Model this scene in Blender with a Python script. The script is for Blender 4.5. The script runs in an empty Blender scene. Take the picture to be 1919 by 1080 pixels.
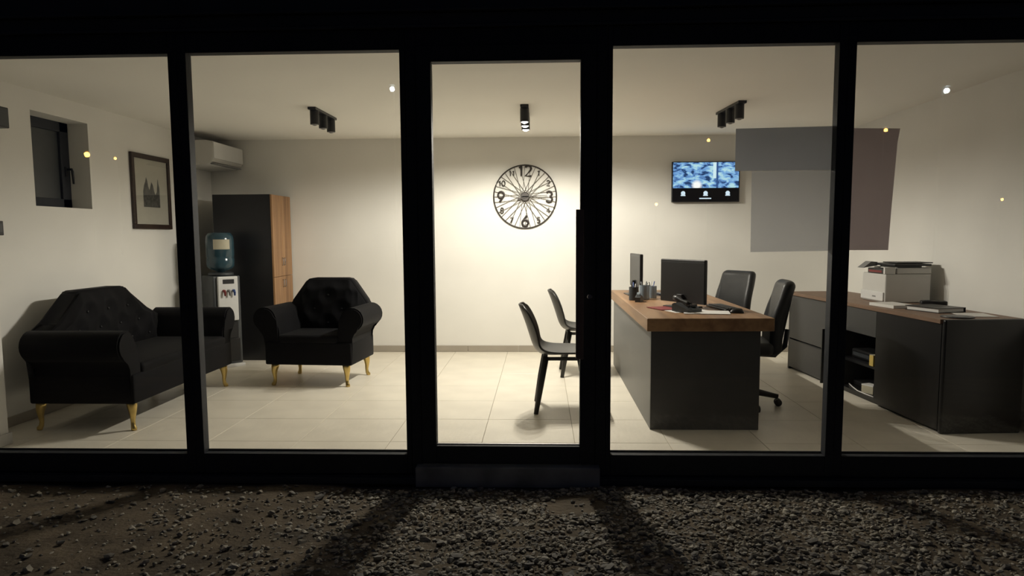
import bpy, bmesh, math, random
import numpy as np
from mathutils import Vector, Matrix
R = math.radians
random.seed(7); rng = np.random.default_rng(7)
scn = bpy.context.scene
C = scn.collection

# ------------------------------------------------------------------ camera
cam_d = bpy.data.cameras.new('camera'); cam = bpy.data.objects.new('camera', cam_d); C.objects.link(cam)
FPX, CYPX = 1390.0, 578.3
yaw, pitch, roll = -0.03939, -0.0981, -0.00591
fw = Vector((math.sin(yaw)*math.cos(pitch), math.cos(yaw)*math.cos(pitch), math.sin(pitch)))
r0 = Vector((math.cos(yaw), -math.sin(yaw), 0)); u0 = r0.cross(fw)
rt = math.cos(roll)*r0 + math.sin(roll)*u0
up = -math.sin(roll)*r0 + math.cos(roll)*u0
M4 = Matrix((rt, up, -fw)).transposed().to_4x4(); M4.translation = Vector((0, 0, 1.333))
cam.matrix_world = M4
cam_d.sensor_width = 36; cam_d.sensor_fit = 'HORIZONTAL'
cam_d.lens = FPX/1919*36; cam_d.shift_y = (CYPX-540)/1919
cam_d.clip_start = 0.05; cam_d.clip_end = 300
scn.camera = cam

# ------------------------------------------------------------------ world, exposure
w = bpy.data.worlds.new('night'); scn.world = w; w.use_nodes = True
w.node_tree.nodes['Background'].inputs[0].default_value = (0.35, 0.5, 1.0, 1)
w.node_tree.nodes['Background'].inputs[1].default_value = 0.014
vs = scn.view_settings
vs.view_transform = 'Standard'; vs.look = 'None'; vs.gamma = 1; vs.use_curve_mapping = False
vs.exposure = 0.0
SPOT_W = 20.5            # each of the three spots of the lit ceiling lamp
SPOT_COL = (1.0, 0.925, 0.80)

# ------------------------------------------------------------------ materials
def mat(name, col, rough=0.5, metal=0, noise=0.0, nscale=8, bump=0.0, bscale=60, sheen=0, coat=0, emit=None, estr=0, spec=0.5, stretch=None):
    m = bpy.data.materials.new(name); m.use_nodes = True
    nt = m.node_tree; b = nt.nodes['Principled BSDF']
    b.inputs['Base Color'].default_value = (*col, 1); b.inputs['Roughness'].default_value = rough
    b.inputs['Metallic'].default_value = metal; b.inputs['Specular IOR Level'].default_value = spec
    if sheen: b.inputs['Sheen Weight'].default_value = sheen; b.inputs['Sheen Roughness'].default_value = .4
    if coat: b.inputs['Coat Weight'].default_value = coat
    if emit:
        b.inputs['Emission Color'].default_value = (*emit, 1); b.inputs['Emission Strength'].default_value = estr
    if noise or bump:
        tc = nt.nodes.new('ShaderNodeTexCoord'); src = tc.outputs['Object']
        if stretch:
            mp = nt.nodes.new('ShaderNodeMapping'); mp.inputs['Scale'].default_value = stretch
            nt.links.new(src, mp.inputs[0]); src = mp.outputs[0]
    if noise:
        n = nt.nodes.new('ShaderNodeTexNoise'); n.inputs['Scale'].default_value = nscale; n.inputs['Detail'].default_value = 6
        rp = nt.nodes.new('ShaderNodeValToRGB')
        rp.color_ramp.elements[0].position = .3; rp.color_ramp.elements[1].position = .7
        rp.color_ramp.elements[0].color = (*[c*(1-noise) for c in col], 1)
        rp.color_ramp.elements[1].color = (*[min(1, c*(1+noise)) for c in col], 1)
        nt.links.new(src, n.inputs['Vector']); nt.links.new(n.outputs['Fac'], rp.inputs[0]); nt.links.new(rp.outputs[0], b.inputs['Base Color'])
    if bump:
        n2 = nt.nodes.new('ShaderNodeTexNoise'); n2.inputs['Scale'].default_value = bscale; n2.inputs['Detail'].default_value = 5
        bp = nt.nodes.new('ShaderNodeBump'); bp.inputs['Strength'].default_value = bump; bp.inputs['Distance'].default_value = .01
        nt.links.new(src, n2.inputs['Vector']); nt.links.new(n2.outputs['Fac'], bp.inputs['Height']); nt.links.new(bp.outputs[0], b.inputs['Normal'])
    return m

def wood_mat(name, dark, light, axis):
    m = bpy.data.materials.new(name); m.use_nodes = True
    nt = m.node_tree; b = nt.nodes['Principled BSDF']; b.inputs['Roughness'].default_value = .45
    tc = nt.nodes.new('ShaderNodeTexCoord'); mp = nt.nodes.new('ShaderNodeMapping')
    s = [9, 9, 9]; s[axis] = .7; mp.inputs['Scale'].default_value = s
    n = nt.nodes.new('ShaderNodeTexNoise'); n.inputs['Scale'].default_value = 1.6; n.inputs['Detail'].default_value = 8; n.inputs['Distortion'].default_value = .6
    rp = nt.nodes.new('ShaderNodeValToRGB'); e = rp.color_ramp.elements
    e[0].position = .3; e[1].position = .68; e[0].color = (*dark, 1); e[1].color = (*light, 1)
    L = nt.links.new
    L(tc.outputs['Object'], mp.inputs[0]); L(mp.outputs[0], n.inputs['Vector']); L(n.outputs['Fac'], rp.inputs[0]); L(rp.outputs[0], b.inputs['Base Color'])
    return m

def glass_mat(name, tint=(.97, .98, .98), f0=.045):
    m = bpy.data.materials.new(name); m.use_nodes = True
    nt = m.node_tree; nt.nodes.clear(); L = nt.links.new
    o = nt.nodes.new('ShaderNodeOutputMaterial'); mx = nt.nodes.new('ShaderNodeMixShader')
    t = nt.nodes.new('ShaderNodeBsdfTransparent'); t.inputs[0].default_value = (*tint, 1)
    g = nt.nodes.new('ShaderNodeBsdfGlossy'); g.inputs['Roughness'].default_value = .004
    lw = nt.nodes.new('ShaderNodeLayerWeight'); lw.inputs['Blend'].default_value = .5
    p = nt.nodes.new('ShaderNodeMath'); p.operation = 'POWER'; p.inputs[1].default_value = 5
    a = nt.nodes.new('ShaderNodeMath'); a.operation = 'MULTIPLY_ADD'; a.inputs[1].default_value = .9; a.inputs[2].default_value = f0
    L(lw.outputs['Facing'], p.inputs[0]); L(p.outputs[0], a.inputs[0]); L(a.outputs[0], mx.inputs[0])
    L(t.outputs[0], mx.inputs[1]); L(g.outputs[0], mx.inputs[2]); L(mx.outputs[0], o.inputs[0])
    return m

def sheet_mat(name, col, transp=0.0):
    m = bpy.data.materials.new(name); m.use_nodes = True
    nt = m.node_tree; nt.nodes.clear(); L = nt.links.new
    o = nt.nodes.new('ShaderNodeOutputMaterial')
    d = nt.nodes.new('ShaderNodeBsdfDiffuse'); d.inputs[0].default_value = (*col, 1)
    t = nt.nodes.new('ShaderNodeBsdfTranslucent'); t.inputs[0].default_value = (*col, 1)
    mx = nt.nodes.new('ShaderNodeMixShader'); mx.inputs[0].default_value = .6
    L(d.outputs[0], mx.inputs[1]); L(t.outputs[0], mx.inputs[2]); last = mx
    if transp:
        tr = nt.nodes.new('ShaderNodeBsdfTransparent'); m2 = nt.nodes.new('ShaderNodeMixShader'); m2.inputs[0].default_value = transp
        L(mx.outputs[0], m2.inputs[1]); L(tr.outputs[0], m2.inputs[2]); last = m2
    L(last.outputs[0], o.inputs[0]); return m

def emit_mat(name, col, s):
    m = bpy.data.materials.new(name); m.use_nodes = True
    nt = m.node_tree; nt.nodes.clear()
    o = nt.nodes.new('ShaderNodeOutputMaterial'); e = nt.nodes.new('ShaderNodeEmission')
    e.inputs[0].default_value = (*col, 1); e.inputs[1].default_value = s
    nt.links.new(e.outputs[0], o.inputs[0]); return m

MT = {}
MT['wall'] = mat('white_plaster', (.86, .845, .80), .9, noise=.03, nscale=2.5, bump=.04, bscale=140)
MT['ceil'] = mat('ceiling_paint', (.95, .93, .87), .95, noise=.02, nscale=2, bump=.03, bscale=120)
MT['tile'] = mat('porcelain_tile', (.84, .785, .67), .38, noise=.07, nscale=3.2, bump=.02, bscale=30)
MT['grout'] = mat('tile_grout', (.42, .38, .31), .9, noise=.1, nscale=40)
MT['skirt'] = mat('skirting_tile', (.40, .36, .30), .5, noise=.06, nscale=5)
MT['frame'] = mat('anthracite_aluminium', (.030, .033, .040), .6, noise=.08, nscale=30, spec=.25)
MT['frame2'] = mat('weathered_threshold', (.24, .25, .27), .6, noise=.3, nscale=6, bump=.05)
MT['cladding'] = mat('dark_cladding', (.045, .05, .06), .6, noise=.15, nscale=4, spec=.3)
MT['plinth'] = mat('dark_plinth', (.012, .012, .013), .9, noise=.3, nscale=9, bump=.2)
MT['glass'] = glass_mat('window_glass')
MT['nightglass'] = mat('dark_window_glass', (.03, .03, .03), .12, noise=.2, nscale=3)
MT['soil'] = mat('brown_soil', (.13, .10, .065), .95, noise=.45, nscale=5, bump=.8, bscale=45)
MT['velvet'] = mat('black_velvet', (.0042, .0042, .0055), .8, noise=.3, nscale=6, sheen=.04, spec=.15, bump=.1, bscale=90)
MT['gold'] = mat('brushed_gold', (.62, .46, .17), .3, 1, noise=.12, nscale=20)
MT['button'] = mat('velvet_button', (.006, .006, .008), .6, noise=.2, nscale=20)
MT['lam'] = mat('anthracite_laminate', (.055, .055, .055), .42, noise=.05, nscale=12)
MT['lamlit'] = mat('anthracite_laminate_lit', (.13, .13, .125), .45, noise=.05, nscale=12)  # same anthracite laminate, lightened: lamp light on the modesty panel painted into its colour
MT['blacklam'] = mat('black_laminate', (.012, .012, .013), .32, noise=.1, nscale=12)
MT['woodV'] = wood_mat('oak_upright', (.21, .105, .045), (.40, .225, .105), 2)
MT['woodY'] = wood_mat('oak_along', (.20, .105, .05), (.36, .21, .105), 1)
MT['brown'] = mat('brown_credenza_top', (.20, .12, .075), .5, noise=.18, nscale=6, stretch=(6, .6, 6))
MT['plastic'] = mat('black_plastic', (.012, .012, .013), .4, noise=.1, nscale=25)
MT['shell'] = mat('matt_black_shell', (.028, .027, .025), .38, noise=.1, nscale=15)
MT['blackwood'] = mat('black_stained_wood', (.012, .012, .010), .5, noise=.2, nscale=15, stretch=(8, 8, 1))
MT['leather'] = mat('black_leather', (.022, .023, .024), .42, noise=.15, nscale=12, bump=.12, bscale=110)
MT['white'] = mat('white_plastic', (.70, .70, .69), .4, noise=.03, nscale=10)
MT['offwhite'] = mat('off_white_plastic', (.62, .61, .58), .45, noise=.03, nscale=10)
MT['grey'] = mat('mid_grey_plastic', (.22, .22, .22), .5, noise=.06, nscale=10)
MT['darkgrey'] = mat('dark_grey_plastic', (.05, .055, .06), .4, noise=.1, nscale=10)
MT['paper'] = mat('white_paper', (.72, .71, .68), .8, noise=.03, nscale=9)
MT['redpaper'] = mat('dark_red_card', (.22, .03, .03), .6, noise=.1, nscale=9)
MT['chrome'] = mat('chrome', (.75, .75, .77), .18, 1, noise=.05, nscale=30)
MT['steel'] = mat('grey_steel', (.30, .29, .30), .35, .9, noise=.1, nscale=30)
MT['frameb'] = mat('dark_brown_frame', (.035, .02, .012), .4, noise=.3, nscale=14, stretch=(1, 6, 6))
MT['mat'] = mat('cream_mount', (.58, .54, .46), .85, noise=.04, nscale=8)
MT['print'] = mat('charcoal_print', (.10, .095, .085), .85, noise=.5, nscale=38)
MT['clock'] = mat('bronze_black_metal', (.03, .024, .02), .45, .3, noise=.1, nscale=20)
MT['spoke'] = mat('grey_wire', (.14, .13, .115), .5, .3, noise=.05, nscale=20)
MT['yellow'] = mat('yellow_label', (.62, .45, .12), .6, noise=.05, nscale=20)
MT['cream'] = mat('cream_box', (.5, .46, .34), .6, noise=.05, nscale=20)
MT['bottle'] = mat('blue_bottle', (.045, .10, .13), .15, noise=.1, nscale=5)
MT['bottle'].node_tree.nodes['Principled BSDF'].inputs['Transmission Weight'].default_value = .35
MT['clearcup'] = mat('clear_acrylic', (.45, .52, .58), .1, noise=.05, nscale=5)
MT['clearcup'].node_tree.nodes['Principled BSDF'].inputs['Transmission Weight'].default_value = .5
MT['pen_b'] = mat('blue_pen', (.04, .08, .25), .3, noise=.05, nscale=20)
MT['bulb'] = emit_mat('lamp_glow', (1, .93, .80), 25)
MT['sheet_g'] = sheet_mat('grey_sheet', (.60, .61, .63))
MT['sheet_p'] = sheet_mat('pale_film', (.40, .41, .43), .52)
MT['sheet_m'] = sheet_mat('mauve_sheet', (.64, .585, .58))
MT['ledw'] = emit_mat('white_icon', (.75, .9, 1), 1.0)
MT['screenbar'] = mat('dark_screen_bar', (.006, .006, .008), .25, noise=.2, nscale=8)
MT['pole'] = mat('galvanised_pole', (.25, .25, .26), .5, .7, noise=.1, nscale=20)
MT['orange'] = emit_mat('sodium_glow', (1, .46, .08), 70)
MT['coolw'] = emit_mat('led_glow', (.78, .95, 1), 160)

# ------------------------------------------------------------------ helpers
def bxm(bm, x0, x1, y0, y1, z0, z1, bevel=0, seg=2):
    r = bmesh.ops.create_cube(bm, size=1)
    vs_ = r['verts']
    for v in vs_:
        v.co = Vector(((x0+x1)/2 + v.co.x*(x1-x0), (y0+y1)/2 + v.co.y*(y1-y0), (z0+z1)/2 + v.co.z*(z1-z0)))
    if bevel:
        es = list({e for v in vs_ for e in v.link_edges})
        bmesh.ops.bevel(bm, geom=es, offset=bevel, segments=seg, affect='EDGES', profile=.5)
    return vs_

def tube(bm, pts, radii, n=10, cap=True):
    rings = []
    for i, p in enumerate(pts):
        p = Vector(p)
        a = Vector(pts[max(i-1, 0)]); b = Vector(pts[min(i+1, len(pts)-1)])
        d = (b-a).normalized()
        ref = Vector((0, 0, 1)) if abs(d.z) < .9 else Vector((1, 0, 0))
        s = d.cross(ref).normalized(); t = s.cross(d)
        r = radii[i] if hasattr(radii, '__len__') else radii
        rings.append([bm.verts.new(p + s*math.cos(2*math.pi*k/n)*r + t*math.sin(2*math.pi*k/n)*r) for k in range(n)])
    for a, b in zip(rings, rings[1:]):
        for k in range(n):
            bm.faces.new((a[k], a[(k+1) % n], b[(k+1) % n], b[k]))
    if cap:
        bm.faces.new(rings[0]); bm.faces.new(list(reversed(rings[-1])))

def lathe(bm, prof, n=24, c=(0, 0)):
    rings = [[bm.verts.new((c[0]+r*math.cos(2*math.pi*k/n), c[1]+r*math.sin(2*math.pi*k/n), z)) for k in range(n)] for r, z in prof]
    for a, b in zip(rings, rings[1:]):
        for k in range(n):
            bm.faces.new((a[k], a[(k+1) % n], b[(k+1) % n], b[k]))
    bm.faces.new(list(reversed(rings[0]))); bm.faces.new(rings[-1])

def prism(bm, poly, axis, a0, a1):
    def P(u, v, t):
        return (t, u, v) if axis == 0 else ((u, t, v) if axis == 1 else (u, v, t))
    A = [bm.verts.new(P(u, v, a0)) for u, v in poly]; B = [bm.verts.new(P(u, v, a1)) for u, v in poly]
    n = len(poly)
    for k in range(n):
        bm.faces.new((A[k], A[(k+1) % n], B[(k+1) % n], B[k]))
    bm.faces.new(list(reversed(A))); bm.faces.new(B)

def obj(name, bm, m, parent=None, smooth=False, loc=None, rot=None):
    bmesh.ops.recalc_face_normals(bm, faces=bm.faces)
    me = bpy.data.meshes.new(name); bm.to_mesh(me); bm.free()
    if smooth:
        me.polygons.foreach_set('use_smooth', [True]*len(me.polygons))
    me.materials.append(MT[m] if isinstance(m, str) else m)
    o = bpy.data.objects.new(name, me); C.objects.link(o)
    if parent: o.parent = parent
    if loc: o.location = loc
    if rot: o.rotation_euler = rot
    return o

def sharp(o, ang=35):
    md = o.modifiers.new('split', 'EDGE_SPLIT'); md.split_angle = R(ang); return o

def box(name, ext, m, parent=None, bevel=0, seg=2, smooth=False):
    bm = bmesh.new(); bxm(bm, *ext, bevel=bevel, seg=seg)
    return obj(name, bm, m, parent, smooth)

def tag(o, label, cat, group=None, kind=None):
    o['label'] = label; o['category'] = cat
    if group: o['group'] = group
    if kind: o['kind'] = kind
    return o

def thing(name, label, cat, loc=(0, 0, 0), rz=0, group=None):
    o = bpy.data.objects.new(name, None); C.objects.link(o)
    o.location = loc; o.rotation_euler = (0, 0, rz); o.empty_display_size = .1
    return tag(o, label, cat, group)

def struct(o, label, cat):
    return tag(o, label, cat, kind='structure')

def copy_tree(o, parent=None):
    c = o.copy(); C.objects.link(c); c.parent = parent
    for ch in list(o.children): copy_tree(ch, c)
    return c

# ================================================================== SETTING
XL, XR, YB, YF, ZC = -3.77, 3.25, 8.45, 4.16, 2.43
GZ = -.06

# floor with its tiles
fl = box('floor', (XL-.1, XR+.1, 4.07, YB+.1, -.12, -.004), 'grout'); struct(fl, 'beige porcelain tiled office floor', 'floor')
x0t, y0t, ts = -.385-6*.6, 5.29-2*.6, .6
tile_me = {}
for i in range(13):
    for j in range(8):
        a = max(x0t+i*ts, XL); b = min(x0t+(i+1)*ts, XR); c_ = max(y0t+j*ts, 4.12); d = min(y0t+(j+1)*ts, YB)
        if b-a < .02 or d-c_ < .02: continue
        key = (round(b-a, 3), round(d-c_, 3))
        if key not in tile_me:
            bm = bmesh.new(); g = .002
            bxm(bm, -(b-a)/2+g, (b-a)/2-g, -(d-c_)/2+g, (d-c_)/2-g, -.008, 0, bevel=.0012, seg=1)
            me = bpy.data.meshes.new('tile'); bm.to_mesh(me); bm.free(); me.materials.append(MT['tile']); tile_me[key] = me
        t = bpy.data.objects.new('floor_tile', tile_me[key]); C.objects.link(t); t.parent = fl
        t.location = ((a+b)/2, (c_+d)/2, random.uniform(-.0006, .0))
struct(box('ceiling', (XL-.2, XR+.2, 4.12, YB+.2, ZC, ZC+.12), 'ceil'), 'plain off-white ceiling', 'ceiling')
struct(box('wall_back', (XL-.2, XR+.2, YB, YB+.15, -.1, ZC+.05), 'wall'), 'white back wall with the clock and screen', 'wall')
struct(box('wall_right', (XR, XR+.15, 4.12, YB, -.1, ZC+.05), 'wall'), 'white right wall behind the printer', 'wall')
# left wall with a window hole
bm = bmesh.new(); wy0, wy1, wz0, wz1 = 5.45, 6.15, 1.575, 2.28
for e in ((4.125, wy0, -.1, ZC+.05), (wy1, YB, -.1, ZC+.05), (wy0, wy1, -.1, wz0), (wy0, wy1, wz1, ZC+.05)):
    bxm(bm, XL-.3, XL, *e)
struct(obj('wall_left', bm, 'wall'), 'white left wall with a small deep window', 'wall')
# front pier at left
pier = struct(box('wall_front', (XL-.2, -3.47, 4.15, 4.6, -.1, ZC+.03), 'wall'), 'white wall pier beside the left window', 'wall')
# skirting
def skirting(name, pts, label):
    root = bpy.data.objects.new(name, None); C.objects.link(root); struct(root, label, 'baseboard')
    (xa, ya), (xb, yb) = pts
    L = math.hypot(xb-xa, yb-ya); n = max(1, round(L/.6)); dx, dy = (xb-xa)/L, (yb-ya)/L
    bm = bmesh.new(); bxm(bm, .0015, L/n-.0015, -.01, 0, 0.001, .072, bevel=.002, seg=1)
    me = bpy.data.meshes.new('skirting_tile'); bm.to_mesh(me); bm.free(); me.materials.append(MT['skirt'])
    for k in range(n):
        o = bpy.data.objects.new('skirting_tile', me); C.objects.link(o); o.parent = root
        o.location = (xa+dx*k*L/n, ya+dy*k*L/n, 0); o.rotation_euler = (0, 0, math.atan2(dy, dx))
skirting('baseboard_back', ((XL+.012, YB), (XR-.012, YB)), 'beige tile skirting along the back wall')
skirting('baseboard_left', ((XL, 4.62), (XL, YB)), 'beige tile skirting along the left wall')
skirting('baseboard_right', ((XR, YB), (XR, 4.2)), 'beige tile skirting along the right wall')
box('skirting_tile', (-3.47, -3.455, 4.16, 4.615, 0, .075), 'offwhite', pier, bevel=.002)

# left wall window
wn = bpy.data.objects.new('window_1', None); C.objects.link(wn); struct(wn, 'small dark square window deep in the left wall', 'window')
xw = XL-.17
bm = bmesh.new()
for e in ((wy0, wy0+.09, wz0, wz1), (wy1-.11, wy1, wz0, wz1), (wy0, wy1, wz0, wz0+.08), (wy0, wy1, wz1-.08, wz1)):
    bxm(bm, xw-.06, xw, *e, bevel=.004)
obj('window_frame', bm, 'frame', wn)
box('window_pane', (xw-.04, xw-.03, wy0+.08, wy1-.1, wz0+.07, wz1-.07), 'nightglass', wn)
bm = bmesh.new(); bxm(bm, xw, xw+.012, wy1-.075, wy1-.04, 1.84, 1.92, bevel=.003)
tube(bm, [(xw+.01, wy1-.057, 1.90), (xw+.05, wy1-.057, 1.90), (xw+.055, wy1-.057, 1.88), (xw+.055, wy1-.05, 1.78)], [.009, .011, .011, .008], 8)
obj('window_handle', bm, 'plastic', wn, True)
box('window_blind', (xw-.028, xw-.022, wy0+.28, wy1-.11, wz0+.07, wz1-.07), 'darkgrey', wn)

# ---- glazed facade
FY0, FY1, GY = 4.05, 4.118, 4.095
def window(name, x0, x1, sl, sr, zb, zt, label, cat='window', zlow=-.005, zhigh=2.43):
    r = bpy.data.objects.new(name, None); C.objects.link(r); struct(r, label, cat)
    box('left_stile', (x0, x0+sl, FY0, FY1, zlow, zhigh), 'frame', r, .003)
    box('right_stile', (x1-sr, x1, FY0, FY1, zlow, zhigh), 'frame', r, .003)
    box('bottom_rail', (x0+sl, x1-sr, FY0, FY1, zlow, zb), 'frame', r, .003)
    box('top_rail', (x0+sl, x1-sr, FY0, FY1, zt, zhigh), 'frame', r, .003)
    box('glazing_bead', (x0+sl, x1-sr, GY+.012, GY+.022, zb, zb+.010), 'frame', r, .002)
    box('glass_pane', (x0+sl-.005, x1-sr+.005, GY-.012, GY+.012, zb-.005, zt+.005), 'glass', r)
    return r
window('window_2', -3.62, -1.968, .06, .05, .105, 2.322, 'large left window with the sofa behind it')
window('window_3', -1.968, -.728, .05, .028, .108, 2.324, 'large window with the armchair behind it')
window('window_4', .358, 1.606, .025, .045, .112, 2.326, 'large window with the wooden desk behind it')
window('window_5', 1.606, 3.40, .045, .06, .112, 2.326, 'large right window with the printer behind it')
# door
dr = bpy.data.objects.new('door_1', None); C.objects.link(dr); struct(dr, 'glazed anthracite entrance door between the windows', 'door')
box('left_jamb', (-.726, -.6685, FY0, FY1, -.005, 2.43), 'frame', dr, .003)
box('right_jamb', (.2965, .356, FY0, FY1, -.005, 2.43), 'frame', dr, .003)
box('head_jamb', (-.6685, .2965, FY0, FY1, 2.3405, 2.43), 'frame', dr, .003)
leaf = box('left_stile', (-.668, -.587, FY0-.012, FY1-.012, .06, 2.34), 'frame', dr, .004)
box('right_stile', (.213, .296, FY0-.012, FY1-.012, .06, 2.34), 'frame', dr, .004)
box('bottom_rail', (-.587, .213, FY0-.012, FY1-.012, .06, .162), 'frame', dr, .004)
box('top_rail', (-.587, .213, FY0-.012, FY1-.012, 2.256, 2.34), 'frame', dr, .004)
box('glazing_bead', (-.587, .213, GY-.03, GY-.012, .160, .168), 'steel', dr, .002)
box('glass_pane', (-.592, .218, GY-.022, GY+.002, .157, 2.261), 'glass', dr)
bm = bmesh.new(); bxm(bm, .186, .228, 3.965, 3.98, .665, 1.468, bevel=.004)
for z in (.80, 1.33): bxm(bm, .2, .222, 3.97, FY0-.01, z, z+.025)
obj('pull_bar', bm, mat('bronze_bar', (.16, .12, .11), .45, .3, noise=.15, nscale=10), dr)
bm = bmesh.new(); lathe(bm, [(.014, 0), (.014, .012), (.011, .016)], 14)
obj('lock_cylinder', bm, 'chrome', dr, loc=(.263, FY0-.012, 1.0), rot=(R(90), 0, 0))
# threshold, sill, plinth, fascia
t1 = box('trim_1', (-.70, .322, 3.985, 4.10, -.06, .055), 'frame2', bevel=.006); struct(t1, 'weathered dark grey threshold under the glass door', 'threshold')
t2 = bpy.data.objects.new('trim_2', None); C.objects.link(t2); struct(t2, 'dark sill and plinth under the windows', 'plinth')
box('sill', (-3.8, 3.6, 4.02, 4.12, -.035, -.006), 'frame', t2, .003)
box('plinth', (-3.8, 3.6, 4.06, 4.14, -.3, -.035), 'plinth', t2)
box('sill_lip', (-3.8, -.702, 4.005, 4.02, -.05, -.012), 'cladding', t2, .003)
box('sill_lip', (.324, 3.6, 4.005, 4.02, -.05, -.012), 'cladding', t2, .003)
t3 = bpy.data.objects.new('trim_3', None); C.objects.link(t3); struct(t3, 'dark metal fascia above the windows', 'fascia')
box('head_flashing', (-4.2, 4.2, 4.03, 4.14, 2.432, 2.448), 'cladding', t3, .002)
box('fascia_board', (-4.2, 4.2, 4.045, 4.2, 2.45, 2.512), 'cladding', t3, .004)
box('drip_edge', (-4.2, 4.2, 4.015, 4.2, 2.513, 2.528), 'cladding', t3, .003)
box('fascia_panel', (-4.2, 4.2, 4.04, 4.2, 2.53, 3.2), 'cladding', t3, .004)
t4 = bpy.data.objects.new('trim_4', None); C.objects.link(t4); struct(t4, 'dark outer wall at both ends of the glazing', 'wall')
box('end_panel', (-4.6, -3.62, 4.06, 4.2, -.3, 2.43), 'cladding', t4)
box('end_panel', (3.40, 4.6, 4.06, 4.2, -.3, 2.43), 'cladding', t4)
struct(box('roof', (-4.6, 4.6, 4.205, 8.8, 2.6, 3.2), 'cladding'), 'dark flat roof over the office', 'roof')

# ---- ground outside
bm = bmesh.new()
nx, ny = 120, 40
gx = np.linspace(-6, 6, nx); gy = np.linspace(1.0, 4.1, ny)
V = [[bm.verts.new((x, y, GZ + .007*math.sin(3.1*x+1.7*y) + .005*math.sin(7.3*x-5.1*y) + .003*rng.standard_normal())) for x in gx] for y in gy]
for j in range(ny-1):
    for i in range(nx-1): bm.faces.new((V[j][i], V[j][i+1], V[j+1][i+1], V[j+1][i]))
gr = obj('ground', bm, 'soil', smooth=True); struct(gr, 'bare soil and gravel in front of the windows', 'ground')
struct(box('road', (-80, 80, -80, 1.05, GZ-.6, GZ-.02), mat('dark_asphalt', (.035, .034, .033), .9, noise=.3, nscale=2, bump=.3)), 'dark asphalt car park behind the viewer', 'road')

def pebble_proto(seed):
    r_ = np.random.default_rng(seed); bm = bmesh.new(); bmesh.ops.create_icosphere(bm, subdivisions=1, radius=1)
    d = r_.standard_normal((3, 3)); 
    for v in bm.verts:
        v.co *= max(.55, 1 + .24*r_.standard_normal())
        v.co.z *= .5; v.co.y *= .7
    vs_ = np.array([v.co[:] for v in bm.verts]); fs = np.array([[v.index for v in f.verts] for f in bm.faces]); bm.free(); return vs_, fs
protos = [pebble_proto(s) for s in range(8)]
peb_mats = []
for k, c_ in enumerate(((.30, .27, .21), (.40, .36, .29), (.20, .185, .16), (.50, .46, .38))):
    peb_mats.append(mat('gravel_stone_%d' % k, c_, .8, noise=.25, nscale=40))
def dens(x, y):
    # bare earth to the left, dense gravel by the door and to the right, a sandy patch by the door
    d = 1/(1+math.exp(-(x+1.05)*4.5))*1.0
    d = max(d, .10 + .18*max(0, math.sin(5*x+3*y)))
    if ((x-.17)/.16)**2 + ((y-3.72)/.14)**2 < 1: d *= .1
    if x > 1.7: d *= .6
    return d
allp = []
def gz(x, y): return GZ + .007*math.sin(3.1*x+1.7*y) + .005*math.sin(7.3*x-5.1*y)
while len(allp) < 16000:
    x = random.uniform(-3.4, 3.4); y = random.uniform(2.55, 3.965)
    if random.random() < dens(x, y):
        s = min(.028, 0.0105*math.exp(.38*random.gauss(0, 1)))
        if y > 3.97 and -.73 < x < .35: continue
        allp.append((s*1.15/max(y, 2.6)*2.6 if abs(x) < .8*y else 0, x, y, s))
allp.sort(reverse=True)
me_p = []
for k, (v, f) in enumerate(protos):
    me = bpy.data.meshes.new('pebble'); me.from_pydata(v.tolist(), [], f.tolist()); me.materials.append(peb_mats[k % 4]); me_p.append(me)
def pose():
    return (random.uniform(-.3, .3), random.uniform(-.3, .3), random.uniform(0, 6.28))
for (_, x, y, s) in allp[:300]:
    o = bpy.data.objects.new('pebble', random.choice(me_p)); C.objects.link(o); o.parent = gr
    o.location = (x, y, gz(x, y)+s*.3); o.rotation_euler = pose(); o.scale = (s, s, s)
gv, gf, gm, off = [], [], [], 0
from mathutils import Euler
for (_, x, y, s) in allp[300:]:
    k = random.randrange(8); v, f = protos[k]
    rm = np.array(Euler(pose()).to_matrix())
    gv.append((v*s) @ rm.T + np.array([x, y, gz(x, y)+s*random.uniform(0, .5)])); gf.append(f+off); off += len(v); gm += [k % 4]*len(f)
me = bpy.data.meshes.new('gravel'); me.from_pydata(np.concatenate(gv).tolist(), [], np.concatenate(gf).tolist())
for m_ in peb_mats: me.materials.append(m_)
me.polygons.foreach_set('material_index', gm)
go = bpy.data.objects.new('gravel', me); C.objects.link(go); go.parent = gr; go['kind'] = 'stuff'
# a few twigs of the ground
# ================================================================== CEILING LAMPS
def ceiling_lamp(x, y, rz, lit, label):
    t = thing('ceiling_spot_bar', label, 'ceiling lamp', (x, y, ZC), rz, 'three-spot ceiling bars')
    box('ceiling_bar', (-.035, .035, -.31, .31, -.022, 0), 'plastic', t, .003)
    for k, yy in enumerate((-.235, 0, .235)):
        bm = bmesh.new()
        n = 20
        lathe(bm, [(.038, -.022), (.038, -.138), (.033, -.138), (.033, -.12)], n, (0, yy))
        o = obj('spot_tube', bm, 'plastic', t, True); sharp(o)
        bm = bmesh.new()
        lathe(bm, [(.032, -.121), (.031, -.134), (.022, -.142), (.012, -.148), (.003, -.150)], 18, (0, yy))
        obj('bulb', bm, 'bulb' if lit else 'grey', t, True)
        if lit:
            l = bpy.data.lights.new('spot_light', 'SPOT'); l.energy = SPOT_W*4; l.color = SPOT_COL
            l.spot_size = R(175); l.spot_blend = .32; l.shadow_soft_size = .018
            lo = bpy.data.objects.new('spot_light', l); C.objects.link(lo); lo.parent = t; lo.location = (0, yy, -.165)
    return t
ceiling_lamp(-1.935, 6.66, R(-1), False, 'unlit black three-spot ceiling bar on the left, above the armchair')
ceiling_lamp(-.137, 6.67, 0, True, 'glowing black three-spot ceiling bar seen through the glass door')
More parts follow.
